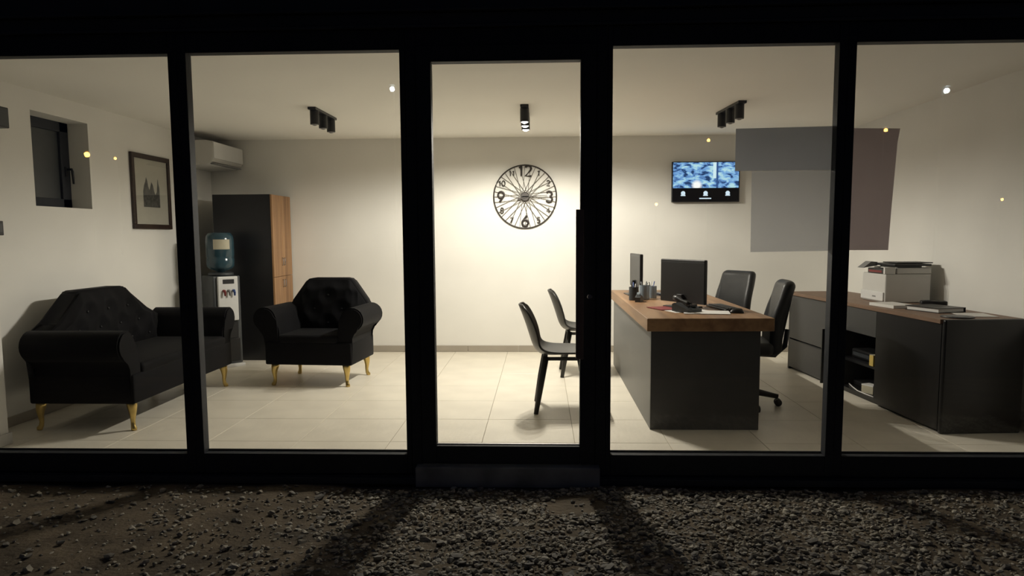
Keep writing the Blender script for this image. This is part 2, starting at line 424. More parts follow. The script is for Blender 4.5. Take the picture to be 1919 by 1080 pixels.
ceiling_lamp(1.64, 6.62, R(4), False, 'unlit black three-spot ceiling bar on the right, above the desk')

# ================================================================== SOFA, ARMCHAIR
def upholstered(name, label, cat, W, Dp, sh, tp, loc, rz, nb, ov):
    t = thing(name, label, cat, loc, rz)
    yf, yr = -Dp/2, Dp/2
    box('base', (-W/2, W/2, yf, yr-.02, .195, .40), 'velvet', t, .015, 3, True)
    box('seat_cushion', (-W/2+.12, W/2-.12, yf-.005, yr-.12, .385, .465), 'velvet', t, .03, 4, True)
    for s in (-1, 1):
        poly = [(W/2-.13, .2), (W/2-.002, .2), (W/2-.002, .44), (W/2+.02, .485)]
        cx, cz, r = W/2+ov, .603, .105
        for k in range(15):
            a = R(-70 + k*255/14); poly.append((cx+r*math.cos(a), cz+r*math.sin(a)))
        poly.append((W/2-.13, .50))
        if s < 0: poly = [(-u, v) for u, v in poly]
        bm = bmesh.new(); prism(bm, poly, 1, yf+.012, yr-.06)
        es = [e for e in bm.edges if abs(e.verts[0].co.y-e.verts[1].co.y) < 1e-6]
        bmesh.ops.bevel(bm, geom=es, offset=.012, segments=2, affect='EDGES')
        a = obj('arm', bm, 'velvet', t, True); sharp(a, 50)
    # camel back
    def half(z):
        if z < .66: return W/2-.01
        if z < .72: return W/2-.01 + (sh-W/2+.01)*(z-.66)/.06
        return sh + (tp-sh)*(z-.72)/.22
    poly = [(-W/2+.01, .2), (W/2-.01, .2), (W/2-.01, .66), (sh, .72), (tp+.02, .925), (tp-.02, .94), (-tp+.02, .94), (-tp-.02, .925), (-sh, .72), (-W/2+.01, .66)]
    bm = bmesh.new(); prism(bm, poly, 1, yr-.15, yr)
    bmesh.ops.bevel(bm, geom=bm.edges[:], offset=.016, segments=3, affect='EDGES')
    for v in bm.verts: v.co.y += (v.co.z-.45)*.10
    bk = obj('backrest', bm, 'velvet', t, True)
    # tufted inner cushion
    nx_, nz_ = int(60*W/.8), 30
    bm = bmesh.new(); G = []
    px_ = W/nb
    for j in range(nz_+1):
        z = .44 + .485*j/nz_; row = []
        for i in range(nx_+1):
            u = -1+2*i/nx_; x = u*(min(half(z), W/2-.1)-.015)
            fx = (x/px_); fz = (z-.52)/.13
            d = 1.0
            for rr in (math.floor(fz), math.floor(fz)+1):
                ox = .5*(rr % 2)
                for cc in (math.floor(fx-ox), math.floor(fx-ox)+1):
                    d = min(d, math.hypot((fx-ox-cc)*px_/.13, fz-rr))
            edge = min(1, 6*(1-abs(u)), 6*j/nz_, 6*(nz_-j)/nz_)
            y = yr-.15 + (z-.45)*.10 - .035*edge*min(1, .25+1.1*d)
            row.append(bm.verts.new((x, y, z)))
        G.append(row)
    for j in range(nz_):
        for i in range(nx_): bm.faces.new((G[j][i], G[j][i+1], G[j+1][i+1], G[j+1][i]))
    tf = obj('tufted_cushion', bm, 'velvet', t, True)
    bmb = bmesh.new(); bmesh.ops.create_uvsphere(bmb, u_segments=8, v_segments=6, radius=.011)
    mb = bpy.data.meshes.new('button'); bmb.to_mesh(mb); bmb.free(); mb.materials.append(MT['button'])
    for rr in range(0, 4):
        z = .52+.13*rr
        if z > .9: continue
        for cc in range(-nb, nb+1):
            x = (cc+.5*(rr % 2))*px_
            if abs(x) < min(half(z), W/2-.1)-.05:
                o = bpy.data.objects.new('button', mb); C.objects.link(o); o.parent = tf; o.location = (x, yr-.15+(z-.45)*.1-.013, z)
    # cabriole legs
    for sx in (-1, 1):
        for sy in (-1, 1):
            bm = bmesh.new()
            pr = [(0, .2, .036), (.006, .17, .034), (.012, .14, .028), (.012, .10, .020), (.008, .06, .015), (.012, .03, .016), (.024, .012, .020), (.026, .0, .017)]
            k = .7071
            tube(bm, [(sx*(W/2-.07+k*o_), sy*(Dp/2-.06)+sy*k*o_, z) for o_, z, r in pr], [r for *_, r in pr], 12)
            obj('leg', bm, 'gold', t, True)
    return t
upholstered('sofa', 'black velvet tufted two-seat sofa on gold legs against the left wall', 'sofa', 1.62, .76, .58, .30, (-3.165, 5.70, 0), R(90), 6, .03)
upholstered('armchair', 'black velvet scroll-arm armchair on gold legs in front of the tall cabinet', 'armchair', .80, .66, .37, .20, (-2.04, 6.76, 0), R(-5), 3, .005)

# ================================================================== LEFT WALL THINGS
pc = thing('framed_picture', 'dark-framed print of pointed spires hanging on the left wall', 'picture', (XL, 7.10, 1.415))
bm = bmesh.new()
for e in ((-.35, .35, 0, .045), (-.35, .35, .66, .705), (-.35, -.305, .045, .66), (.305, .35, .045, .66)):
    bxm(bm, .002, .028, *e, bevel=.004)
obj('frame', bm, 'frameb', pc)
mt_ = box('mount', (.004, .012, -.31, .31, .04, .665), 'mat', pc)
bm = bmesh.new()
sil = [(-.15, .21), (.15, .21), (.15, .40), (.135, .44), (.125, .49), (.112, .42), (.10, .36), (.07, .33), (.05, .36), (.03, .42), (.005, .45), (-.02, .40), (-.035, .37), (-.06, .41), (-.075, .47), (-.09, .49), (-.105, .45), (-.13, .41), (-.15, .36)]
prism(bm, sil, 0, .0121, .0135); obj('spire_print', bm, 'print', mt_)
box('glass_cover', (.016, .018, -.306, .306, .044, .661), 'glass', pc)

ac = thing('air_conditioner', 'white split air conditioner high in the left rear corner', 'air conditioner', (XL, 0, 0))
bm = bmesh.new()
poly = [(.0, 2.335), (.33, 2.335), (.37, 2.325), (.385, 2.30), (.385, 2.17), (.37, 2.125), (.31, 2.085), (.0, 2.075)]
prism(bm, poly, 1, 7.66, 8.43)
bmesh.ops.bevel(bm, geom=[e for e in bm.edges], offset=.006, segments=2, affect='EDGES')
obj('body', bm, 'offwhite', ac)
box('front_panel', (.384, .392, 7.67, 8.42, 2.15, 2.318), 'white', ac, .003)
box('louver', (.335, .382, 7.70, 8.39, 2.092, 2.102), 'grey', ac, .003, 1)
bb = thing('wall_speaker', 'small black box speaker on the left wall near the ceiling', 'speaker', (XL, 5.00, 2.09))
box('cabinet', (.03, .10, -.10, .09, 0, .14), 'plastic', bb, .006); box('bracket', (0, .05, -.06, .06, .141, .165), 'offwhite', bb, .003); box('grille', (.1005, .104, -.09, .08, .01, .13), 'darkgrey', bb, .001)
sb = thing('wall_switch', 'small dark switch box on the left wall below the speaker', 'switch', (XL, 5.03, 1.355))
box('housing', (0, .02, -.05, .04, 0, .1), 'plastic', sb, .004); box('rocker', (.0205, .026, -.03, .02, .02, .08), 'darkgrey', sb, .002)

# ================================================================== TALL CABINET, WATER COOLER
cb = thing('tall_cabinet', 'tall black cabinet with oak doors standing in the left rear corner', 'cabinet', (-3.18, 8.14, 0))
box('side_panel', (-.32, .30, -.29, -.265, .0, 1.785), 'blacklam', cb, .002)
box('side_panel', (-.32, .30, .265, .29, .0, 1.785), 'blacklam', cb, .002)
box('back_panel', (-.32, -.30, -.265, .265, .05, 1.76), 'blacklam', cb)
box('top_panel', (-.30, .30, -.265, .265, 1.76, 1.785), 'blacklam', cb)
box('bottom_panel', (-.30, .30, -.265, .265, .0, .07), 'blacklam', cb)
for (za, zb) in ((.075, .898), (.902, 1.783)):
    for (ya, yb, hy) in ((-.289, -.0015, -.03), (.0015, .289, .03)):
        d = box('door', (.302, .322, ya, yb, za, zb), 'woodV', cb, .0015)
        bm = bmesh.new(); hz = .78 if za < .5 else 1.02
        tube(bm, [(.322, hy, hz), (.335, hy, hz), (.335, hy, hz+.08), (.322, hy, hz+.08)], .004, 8); obj('handle', bm, 'steel', d, True)

wc = thing('water_cooler', 'water cooler with blue bottle and white front beside the tall cabinet', 'water cooler', (-3.295, 7.52, 0), R(48))
def rbox(bm, x0, x1, y0, y1, z0, z1): bxm(bm, x0, x1, y0, y1, z0, z1, bevel=.015, seg=3)
bm = bmesh.new(); rbox(bm, -.145, .145, -.12, .15, .03, .94); obj('body', bm, 'darkgrey', wc, True)
fp = box('front_panel', (-.105, .105, -.15, -.118, .48, .935), 'white', wc, .01, 3)
box('display', (-.055, .065, -.153, -.149, .86, .905), 'plastic', fp, .002, 1)
for x, m_ in ((-.05, 'redpaper'), (.0, 'grey'), (.05, 'pen_b')):
    bm = bmesh.new(); tube(bm, [(x, -.145, .79), (x, -.175, .79), (x, -.185, .775), (x, -.185, .74)], [.013, .013, .012, .009], 10); obj('tap', bm, m_, fp, True)
box('drip_recess', (-.10, .10, -.135, -.121, .30, .47), 'plastic', wc, .004, 1)
box('lower_door', (-.115, .115, -.135, -.12, .06, .29), 'plastic', wc, .005, 1)
box('base_tray', (-.15, .15, -.16, .155, .0, .032), 'white', wc, .006, 2)
bm = bmesh.new(); lathe(bm, [(.10, .935), (.125, .945), (.125, .965), (.10, .975)], 24); obj('collar', bm, 'darkgrey', wc, True)
bm = bmesh.new()
lathe(bm, [(.03, .95), (.04, .985), (.11, 1.01), (.134, 1.04), (.136, 1.11), (.126, 1.125), (.136, 1.14), (.136, 1.30), (.132, 1.34), (.11, 1.375), (.05, 1.382)], 28)
bo = obj('bottle', bm, 'bottle', wc, True)
bm = bmesh.new()
n = 10
va = [[bm.verts.new((.1375*math.sin(R(-52+70*k/n)), -.1375*math.cos(R(-52+70*k/n)), z)) for k in range(n+1)] for z in (1.21, 1.31)]
for k in range(n): bm.faces.new((va[0][k], va[0][k+1], va[1][k+1], va[1][k]))
obj('bottle_label', bm, 'cream', bo, True)

# ================================================================== SHELL CHAIRS
def shell_chair(loc, rz, label):
    t = thing('shell_chair', label, 'chair', loc, rz, 'black shell chairs facing the desk')
    prof = [(-.225, .440, .19, 0, 0), (-.20, .452, .215, .004, 0), (-.12, .452, .235, .012, 0), (0, .440, .245, .022, 0), (.10, .432, .245, .035, .0), (.165, .437, .24, .05, .01), (.205, .465, .235, .05, .03), (.230, .515, .232, .03, .05), (.250, .58, .23, .012, .062), (.272, .65, .226, .0, .066), (.296, .72, .216, 0, .06), (.318, .775, .195, 0, .05), (.330, .802, .155, 0, .04), (.333, .81, .10, -.0, .034)]
    bm = bmesh.new(); nu = 14; G = []
    for (y, z, hw, lift, fwd) in prof:
        row = []
        for i in range(nu+1):
            u = -1+2*i/nu; q = abs(u)**2.6
            row.append(bm.verts.new((u*hw, y-fwd*q, z+lift*q)))
        G.append(row)
    for a, b in zip(G, G[1:]):
        for i in range(nu): bm.faces.new((a[i], a[i+1], b[i+1], b[i]))
    o = obj('seat_shell', bm, 'shell', t, True)
    md = o.modifiers.new('sub', 'SUBSURF'); md.levels = 1; md.render_levels = 2
    md = o.modifiers.new('thick', 'SOLIDIFY'); md.thickness = .014; md.offset = 0
    bm = bmesh.new()
    for s in (-1, 1): bxm(bm, s*.145-.013, s*.145+.013, -.15, .15, .395, .42, bevel=.004)
    for y in (-.14, .14): bxm(bm, -.15, .15, y-.013, y+.013, .395, .42, bevel=.004)
    obj('under_frame', bm, 'blackwood', t)
    for sx in (-1, 1):
        for sy in (-1, 1):
            bm = bmesh.new(); tube(bm, [(sx*.145, sy*.13, .425), (sx*.185, sy*.168, .22), (sx*.222, sy*.205, .0)], [.025, .024, .017], 12)
            obj('leg', bm, 'blackwood', t, True)
    return t
shell_chair((.165, 5.67, 0), R(90), 'black shell chair nearest the glass door with long floor shadow')
shell_chair((.40, 7.11, 0), R(90), 'black shell chair behind the nearer one, closer to the back wall')

# ================================================================== DESK
dk = thing('office_desk', 'long office desk with thick oak top and dark panels', 'desk', (0, 0, 0))
DX0, DX1, DY0, DY1 = .715, 1.565, 5.0, 7.62
box('desktop', (DX0, DX1, DY0, DY1, .682, .770), 'woodY', dk, .004)
box('end_panel', (DX0+.03, 1.48, DY0+.02, DY0+.06, 0, .682), 'lam', dk, .002)
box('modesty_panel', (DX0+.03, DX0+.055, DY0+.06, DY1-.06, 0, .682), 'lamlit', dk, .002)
box('end_panel', (DX0+.03, 1.48, DY1-.06, DY1-.02, 0, .682), 'lam', dk, .002)
ped = box('pedestal', (1.0, 1.46, DY0+.062, DY0+.42, .02, .68), 'lam', dk, .002)

DT = .770
# near monitor
def monitor(loc, rz, W, H, zb, label, tilt=0):
    t = thing('computer_monitor', label, 'monitor', loc, rz)
    # screen faces -y locally
    bm = bmesh.new(); bxm(bm, -W/2, W/2, -.012, .018, zb, zb+H, bevel=.006)
    h = obj('housing', bm, 'plastic', t)
    box('screen', (-W/2+.012, W/2-.012, -.0135, -.0122, zb+.018, zb+H-.012), 'nightglass', h)
    box('rear_seam', (-W/2+.004, W/2-.004, .0181, .0195, zb+H*.93, zb+H*.945), 'darkgrey', h)
    bm = bmesh.new(); bxm(bm, -.03, .03, .02, .045, .008, zb+H*.2, bevel=.004); obj('stand_neck', bm, 'plastic', t)
    box('stand_foot', (-.12, .12, -.09, .10, 0, .010), 'plastic', t, .003)
    return t
monitor((1.105, 5.80, DT), R(121), .50, .335, .035, 'large black computer monitor seen from behind on the oak desk')
monitor((.90, 7.03, DT), R(93.5), .50, .31, .075, 'narrow dark monitor seen edge-on at the far end of the desk')

# desk clutter
def cup(loc, m, r, h, label, pens):
    t = thing('pen_cup', label, 'pen cup', loc)
    bm = bmesh.new(); lathe(bm, [(r*.9, 0), (r, .004), (r, h), (r-.003, h), (r-.004, .006), (.002, .005)], 18); sharp(obj('cup', bm, m, t, True))
    for k in range(pens):
        a = random.uniform(0, 6.28); q = r*.55
        bm = bmesh.new(); L_ = random.uniform(.14, .17)
        p0 = (q*.5*math.cos(a+2.5), q*.5*math.sin(a+2.5), .01); p1 = (q*1.2*math.cos(a), q*1.2*math.sin(a), L_)
        tube(bm, [p0, p1], .0042, 8); pn = obj('pen', bm, random.choice(['pen_b', 'plastic', 'darkgrey', 'white']), t, True)
    return t
cup((.80, 6.42, DT), 'darkgrey', .042, .115, 'dark pen cup nearest the desk edge beside the clear cups', 4)
cup((.90, 6.50, DT), 'clearcup', .046, .125, 'clear acrylic pen cup in the middle of the cluster', 5)
cup((.985, 6.62, DT), 'clearcup', .042, .11, 'small clear cup with pens right of the cluster', 3)
st = thing('tape_dispenser', 'small grey tape dispenser between the pen cups and desk edge', 'tape dispenser', (.83, 6.28, DT), R(70))
bm = bmesh.new(); prism(bm, [(-.07, 0), (.06, 0), (.06, .02), (.02, .045), (-.03, .06), (-.07, .04)], 1, -.022, .022); obj('body', bm, 'darkgrey', st)
bm = bmesh.new(); lathe(bm, [(.026, -.012), (.026, .012)], 18); obj('tape_roll', bm, 'clearcup', st, loc=(-.025, 0, .055), rot=(R(90), 0, 0))
nt_ = thing('notebook', 'dark blue notebook lying behind the pen cups', 'notebook', (1.22, 6.95, DT), R(12))
box('cover', (-.11, .11, -.15, .15, 0, .016), 'pen_b', nt_, .003); box('pages', (-.105, .112, -.147, .147, .003, .013), 'paper', nt_)
# phone / stand of legs at front of the monitor
kb = thing('keyboard', 'black keyboard lying on the desk right of the monitor', 'keyboard', (1.385, 5.66, DT), R(97))
box('case', (-.21, .21, -.065, .065, 0, .016), 'plastic', kb, .004)
bmk = bmesh.new(); bxm(bmk, -.0068, .0068, -.0068, .0068, 0, .006, bevel=.0015, seg=1)
mk = bpy.data.meshes.new('key'); bmk.to_mesh(mk); bmk.free(); mk.materials.append(MT['darkgrey'])
for i in range(22):
    for j in range(5):
        o = bpy.data.objects.new('key', mk); C.objects.link(o); o.parent = kb; o.location = (-.19+.0181*i, -.042+.021*j, .016)
ms = thing('computer_mouse', 'black computer mouse beside the keyboard on the desk', 'mouse', (1.40, 5.34, DT), R(90))
bm = bmesh.new(); bmesh.ops.create_uvsphere(bm, u_segments=16, v_segments=10, radius=1)
for v in bm.verts: v.co = Vector((v.co.x*.03, v.co.y*.052, max(0, v.co.z)*.034))
obj('shell', bm, 'plastic', ms, True); box('wheel', (-.004, .004, -.035, -.018, .026, .033), 'darkgrey', ms, .002)
def sheet(name, loc, rz, w_, d_, h_, m, label, cat):
    o = box(name, (-w_/2, w_/2, -d_/2, d_/2, 0, h_), m); o.location = loc; o.rotation_euler = (0, 0, rz); tag(o, label, cat); return o
sheet('paper_sheet', (1.08, 5.50, DT), R(18), .30, .21, .002, 'paper', 'white paper sheet lying in front of the monitor foot', 'paper')
sheet('paper_stack', (1.19, 5.36, DT), R(-10), .32, .23, .006, 'paper', 'thin white paper stack near the front edge of desk', 'paper')
sheet('folder', (.93, 5.66, DT+.003), R(20), .16, .24, .004, 'redpaper', 'dark red folder beside the white papers on the desk', 'folder')
ph = thing('desk_phone', 'black desk telephone with angled handset at the front of desk', 'telephone', (1.06, 5.42, DT+.007), R(35))
bm = bmesh.new(); prism(bm, [(-.08, 0), (.08, 0), (.08, .05), (.06, .06), (-.08, .018)], 0, -.07, .07); obj('base', bm, 'darkgrey', ph)
bm = bmesh.new(); tube(bm, [(-.045, -.075, .05), (-.045, -.05, .062), (-.045, 0, .075), (-.045, .05, .092), (-.045, .08, .095)], [.02, .022, .014, .022, .02], 10); obj('handset', bm, 'plastic', ph, True)
box('keypad', (.0, .055, -.05, .03, .034, .05), 'plastic', ph, .002)

# ================================================================== OFFICE CHAIRS
def office_chair(loc, rz, label):
    t = thing('office_chair', label, 'chair', loc, rz, 'black leather office chairs at the desk')
    bm = bmesh.new(); bxm(bm, -.24, .24, -.25, .22, .42, .52, bevel=.045, seg=4); obj('seat', bm, 'leather', t, True)
    bm = bmesh.new(); bxm(bm, -.215, .215, -.048, .048, 0, .56, bevel=.046, seg=5)
    bmesh.ops.subdivide_edges(bm, edges=[e for e in bm.edges if e.calc_length() > .2], cuts=5)
    for v in bm.verts:
        z = v.co.z
        v.co.x *= 1 - .10*max(0, (z-.3)/.26)
        v.co.y += .23 + (z)*.17 + .015*math.cos(z*12) + (.03*(v.co.x/.22)**2)*-1
        v.co.z += .42
    bk = obj('backrest', bm, 'leather', t, True)
    for z in (.66, .82):
        box('seam', (-.2, .2, .198+(z-.42)*.17-.012, .205+(z-.42)*.17-.012, z, z+.008), 'plastic', bk, .002, 1)
    bm = bmesh.new(); tube(bm, [(0, .0, .41), (0, .26, .40), (0, .33, .47), (0, .345, .60)], [.022, .022, .02, .018], 8); obj('back_bracket', bm, 'plastic', t, True)
    bm = bmesh.new(); lathe(bm, [(.03, .09), (.03, .25), (.02, .25), (.02, .42)], 16); obj('gas_column', bm, 'plastic', t, True)
    for k in range(5):
        a = 2*math.pi*k/5 + .3
        bm = bmesh.new(); tube(bm, [(0, 0, .11), (.15*math.cos(a), .15*math.sin(a), .10), (.29*math.cos(a), .29*math.sin(a), .072)], [.034, .026, .018], 8)
        lg = obj('base_leg', bm, 'plastic', t, True)
        bm = bmesh.new()
        for s in (-1, 1):
            p = Vector((.29*math.cos(a), .29*math.sin(a), .028)); q = Vector((-math.sin(a), math.cos(a), 0))
            tube(bm, [p+q*s*.008, p+q*s*.028], .028, 12)
        obj('caster', bm, 'plastic', lg, True)
    return t
office_chair((1.555, 5.80, 0), R(-98), 'black leather office chair nearer the glass, behind the desk corner')
office_chair((1.655, 7.12, 0), R(-58), 'black leather office chair farther back, turned toward the door')

# ================================================================== CREDENZA
ang = math.atan2(2.645-2.46, 2.49)
cr = thing('credenza', 'long low black credenza with brown top along the right wall', 'credenza', (2.645, 4.93, 0), ang)
CH, CL, CD = .766, 2.50, .55
box('end_panel', (0, CD, 0, .035, 0, CH), 'blacklam', cr, .012, 3)
box('countertop', (-.012, CD, .036, CL, CH-.030, CH), 'brown', cr, .002)
box('end_panel', (.0, CD, CL-.03, CL, .0, CH-.031), 'lam', cr, .002)
box('back_panel', (CD-.02, CD, .036, CL-.03, .02, CH-.031), 'blacklam', cr)
box('bottom_panel', (.02, CD-.02, .036, CL-.03, .02, .045), 'blacklam', cr)
box('plinth', (.04, .06, .036, CL-.03, 0, .02), 'blacklam', cr)
box('front_panel', (0, .02, .037, .855, .02, CH-.032), 'blacklam', cr, .002)
box('divider', (.02, CD-.02, .84, .86, .045, CH-.031), 'blacklam', cr)
box('divider', (.0, CD-.02, 1.50, 1.525, .02, CH-.031), 'lam', cr)
box('top_drawer', (0, .02, .857, 1.498, .53, CH-.034), 'lam', cr, .002)
box('shelf', (.03, CD-.02, .86, 1.50, .27, .29), 'blacklam', cr)
dn = box('open_door', (-.13, -.0, 1.478, 1.497, .05, .52), 'blacklam', cr, .002)
for za, zb in ((.025, .30), (.312, CH-.034)):
    d = box('drawer', (0, .02, 1.527, CL-.031, za, zb), 'lam', cr, .002)
    box('finger_grip', (-.004, .0, 1.56, CL-.06, zb-.008, zb-.001), 'plastic', d)
def onc(x, y, z=0):
    v = Matrix.Rotation(ang, 4, 'Z') @ Vector((x, y, z)); return (2.645+v.x, 4.93+v.y, v.z+z*0)
# things in the open shelf
r_ = thing('network_recorder', 'black rounded recorder box on the open credenza shelf', 'recorder', onc(.24, 1.25, .291), ang)
box('case', (-.14, .14, -.17, .17, 0, .075), 'plastic', r_, .014, 3); box('front_strip', (-.1435, -.1405, -.14, .14, .02, .05), 'darkgrey', r_, .001, 1)
y_ = thing('yellow_box', 'small yellow carton standing on the open credenza shelf', 'carton', onc(.05, .955, .291), ang)
box('carton', (-.025, .025, -.03, .03, 0, .085), 'yellow', y_, .002); box('flap', (-.024, .024, -.029, .029, .0852, .088), 'cream', y_)
b_ = thing('router', 'black router lying on the lower credenza shelf', 'router', onc(.24, 1.32, .046), ang)
box('case', (-.1, .1, -.13, .13, 0, .04), 'plastic', b_, .008); 
for yy in (-.1, .1):
    bm = bmesh.new(); tube(bm, [(.09, yy, .03), (.1, yy, .16)], .006, 8); obj('antenna', bm, 'plastic', b_, True)
w_ = thing('small_carton', 'small cream carton on the lower credenza shelf', 'carton', onc(.10, 1.08, .046), ang+.3)
box('carton', (-.04, .04, -.06, .06, 0, .06), 'cream', w_, .002); box('lid', (-.041, .041, -.061, .061, .0602, .07), 'paper', w_, .001, 1)
cbm = bmesh.new(); tube(cbm, [onc(.03, .90, .052), onc(.026, 1.0, .052), onc(.026, 1.15, .052), onc(.06, 1.3, .052), onc(.1, 1.44, .052)], .005, 8)
tag(obj('white_cable', cbm, 'paper', smooth=True), 'white cable lying along the lower credenza shelf', 'cable')

# printer
pr_ = thing('printer', 'white multifunction printer on the credenza by the right wall', 'printer', (2.80, 6.14, CH), R(2))
bm = bmesh.new(); bxm(bm, 0, .37, 0, .40, .0, .235, bevel=.01, seg=2); obj('body', bm, 'offwhite', pr_)
box('paper_drawer', (-.012, .0, .012, .40, .012, .085), 'white', pr_, .004); 
box('nameplate', (-.0135, -.0121, .13, .19, .04, .05), 'grey', pr_)
box('output_slot', (-.004, .09, .03, .30, .236, .278), 'plastic', pr_, .003)
box('output_paper', (-.006, .08, .005, .028, .236, .29), 'paper', pr_)
box('red_strip', (-.006, -.0045, .06, .28, .245, .262), 'redpaper', pr_)
box('scanner_body', (.092, .37, .0, .40, .236, .287), 'offwhite', pr_, .008)
bm = bmesh.new(); prism(bm, [(-.05, .275), (.07, .295), (.07, .325), (.02, .33)], 1, .29, .40); obj('control_panel', bm, 'grey', pr_)
ld = box('scanner_lid', (.06, .36, -.02, .34, .3, .318), 'plastic', pr_, .006)
bm = bmesh.new(); bxm(bm, .10, .30, .02, .3, .288, .30); obj('lid_gasket', bm, 'darkgrey', ld)
box('document_tray', (.10, .39, .02, .26, .322, .330), 'plastic', ld, .002)

sheet('paper_ream', onc(.15, .90, CH+.001), ang+.1, .20, .30, .022, 'paper', 'white paper pile on the credenza in front of the printer', 'paper')
bd = thing('ring_binder', 'black ring binder lying on the credenza beside the papers', 'binder', onc(.27, .56, CH+.001), ang+.25)
box('lower_cover', (-.12, .12, -.15, .15, 0, .004), 'plastic', bd); box('pages', (-.11, .115, -.14, .14, .0042, .03), 'paper', bd); box('upper_cover', (-.12, .12, -.15, .15, .0302, .034), 'plastic', bd); box('spine', (.1202, .124, -.15, .15, 0, .034), 'plastic', bd)
sheet('loose_paper', onc(.36, .25, CH+.001), ang-.2, .21, .24, .003, 'paper', 'loose white papers near the end of the credenza', 'paper')
hd = thing('card_terminal', 'black handheld card terminal on the credenza near binder', 'card terminal', onc(.42, .82, CH+.001), ang+1.2)
hd.location.z = CH+.001
box('body', (-.04, .04, -.09, .09, 0, .05), 'plastic', hd, .01, 3); box('screen', (-.03, .03, .02, .07, .0502, .053), 'darkgrey', hd)
dd = thing('mouse_pad', 'round black mat at the near end of the credenza', 'mat', onc(.17, .14, CH+.0005))
bm = bmesh.new(); lathe(bm, [(.10, 0), (.102, .004), (.10, .008)], 32); obj('pad', bm, 'plastic', dd); 
bm = bmesh.new(); lathe(bm, [(.07, .0082), (.07, .010)], 32); obj('rim', bm, 'darkgrey', dd)

# ================================================================== CLOCK
ck = thing('wall_clock', 'large round black wire-spoke wall clock on the back wall', 'clock', (-.178, YB, 1.766))
bm = bmesh.new(); n = 96
ring = [(.352*math.cos(2*math.pi*k/n), -.018, .352*math.sin(2*math.pi*k/n)) for k in range(n+1)]
tube(bm, ring, .0075, 8, cap=False); obj('rim', bm, 'clock', ck, True)
for k in range(36):
    a = 2*math.pi*k/36; da = R(9)*(1 if k % 2 else -1)
    bm = bmesh.new(); tube(bm, [(.055*math.cos(a+da*3), -.03, .055*math.sin(a+da*3)), (.350*math.cos(a), -.018, .350*math.sin(a))], .0030, 6)
    obj('spoke', bm, 'spoke', ck)
bm = bmesh.new(); lathe(bm, [(.05, 0), (.052, .004), (.052, .032), (.045, .04)], 28); obj('hub', bm, 'clock', ck, loc=(0, -.004, 0), rot=(R(90), 0, 0))
def arc(cx, cy, rx, ry, a0, a1, n=14):
    return [(cx+rx*math.cos(R(a0+(a1-a0)*k/n)), cy+ry*math.sin(R(a0+(a1-a0)*k/n))) for k in range(n+1)]
DIG = {'0': [arc(.3, .5, .3, .5, 0, 360, 20)], '1': [[(.05, .78), (.28, 1), (.28, 0)]],
       '2': [arc(.3, .72, .28, .28, 160, -30) + [(.02, 0), (.6, 0)]],
       '3': [arc(.3, .75, .27, .25, 150, -80) + arc(.3, .26, .30, .27, 80, -150)],
       '4': [[(.62, .28), (0, .28), (.42, 1), (.42, 0)]],
       '5': [[(.56, 1), (.1, 1), (.06, .55)] + arc(.29, .31, .30, .31, 115, -140)],
       '6': [[(.46, 1), (.1, .5)] + arc(.3, .3, .29, .30, 160, 520, 20)],
       '7': [[(.02, 1), (.58, 1), (.2, 0)]],
       '8': [arc(.3, .75, .24, .25, -90, 270, 18) + arc(.3, .25, .29, .25, 90, -270, 18)],
       '9': [[(.14, 0), (.5, .5)] + arc(.3, .7, .29, .30, -20, -380, 20)]}
def numeral(t_, h, r, c):
    bm = bmesh.new(); wd = [.36 if q == '1' else .6 for q in t_]; gap = .28
    x = -(sum(wd)+gap*(len(t_)-1))*h/2
    for q, w3 in zip(t_, wd):
        for st_ in DIG[q]:
            tube(bm, [(x+u*h, 0, (v-.5)*h) for u, v in st_], r, 6)
        x += (w3+gap)*h
    for v in bm.verts: v.co.y *= .4
    return obj('numeral', bm, 'clock', ck, loc=(c[0], -.024, c[1]))
for h in range(1, 13):
    a = R(90-30*h); big = h % 3 == 0
    rr = .268 if big else .30
    if h == 12: rr = .288
    numeral(str(h), .115 if big else .058, .0130 if big else .0066, (rr*math.cos(a), rr*math.sin(a)))
for nm, a, L_, w2 in (('minute_hand', R(3), .25, .006), ('hour_hand', R(200), .09, .016)):
    bm = bmesh.new(); prism(bm, [(-.04, -w2), (L_, -w2*.5), (L_, w2*.5), (-.04, w2)], 1, -.002, .002)
    obj(nm, bm, 'clock', ck, loc=(0, -.05, 0), rot=(0, -a, 0))

# ================================================================== TV
tv = thing('wall_screen', 'wall-mounted flat screen showing a blue parking-lot picture', 'screen', (1.453, YB, 1.69))
TW, TH = .745, .445
box('housing', (0, TW, -.06, -.02, 0, TH), 'plastic', tv, .004)
box('wall_bracket', (TW*.3, TW*.7, -.02, 0, .12, .32), 'plastic', tv)
m = bpy.data.materials.new('screen_picture'); m.use_nodes = True; nt = m.node_tree; nt.nodes.clear(); L = nt.links.new
N = nt.nodes.new
out = N('ShaderNodeOutputMaterial'); em = N('ShaderNodeEmission'); L(em.outputs[0], out.inputs[0]); em.inputs[1].default_value = .85
tc = N('ShaderNodeTexCoord'); mp = N('ShaderNodeMapping'); mp.inputs['Scale'].default_value = (13, 13, 26); L(tc.outputs['Object'], mp.inputs[0])
n1 = N('ShaderNodeTexNoise'); n1.inputs['Scale'].default_value = 1.0; n1.inputs['Detail'].default_value = 5; n1.inputs['Distortion'].default_value = .5; L(mp.outputs[0], n1.inputs['Vector'])
rp = N('ShaderNodeValToRGB'); e = rp.color_ramp.elements
e[0].position = .39; e[0].color = (.03, .07, .18, 1); e[1].position = .63; e[1].color = (.62, .95, 1.0, 1)
for p_, c_ in ((.42, (.10, .22, .50)), (.49, (.22, .46, .88)), (.56, (.36, .68, .98))):
    q = e.new(p_); q.color = (*c_, 1)
L(n1.outputs['Fac'], rp.inputs[0])
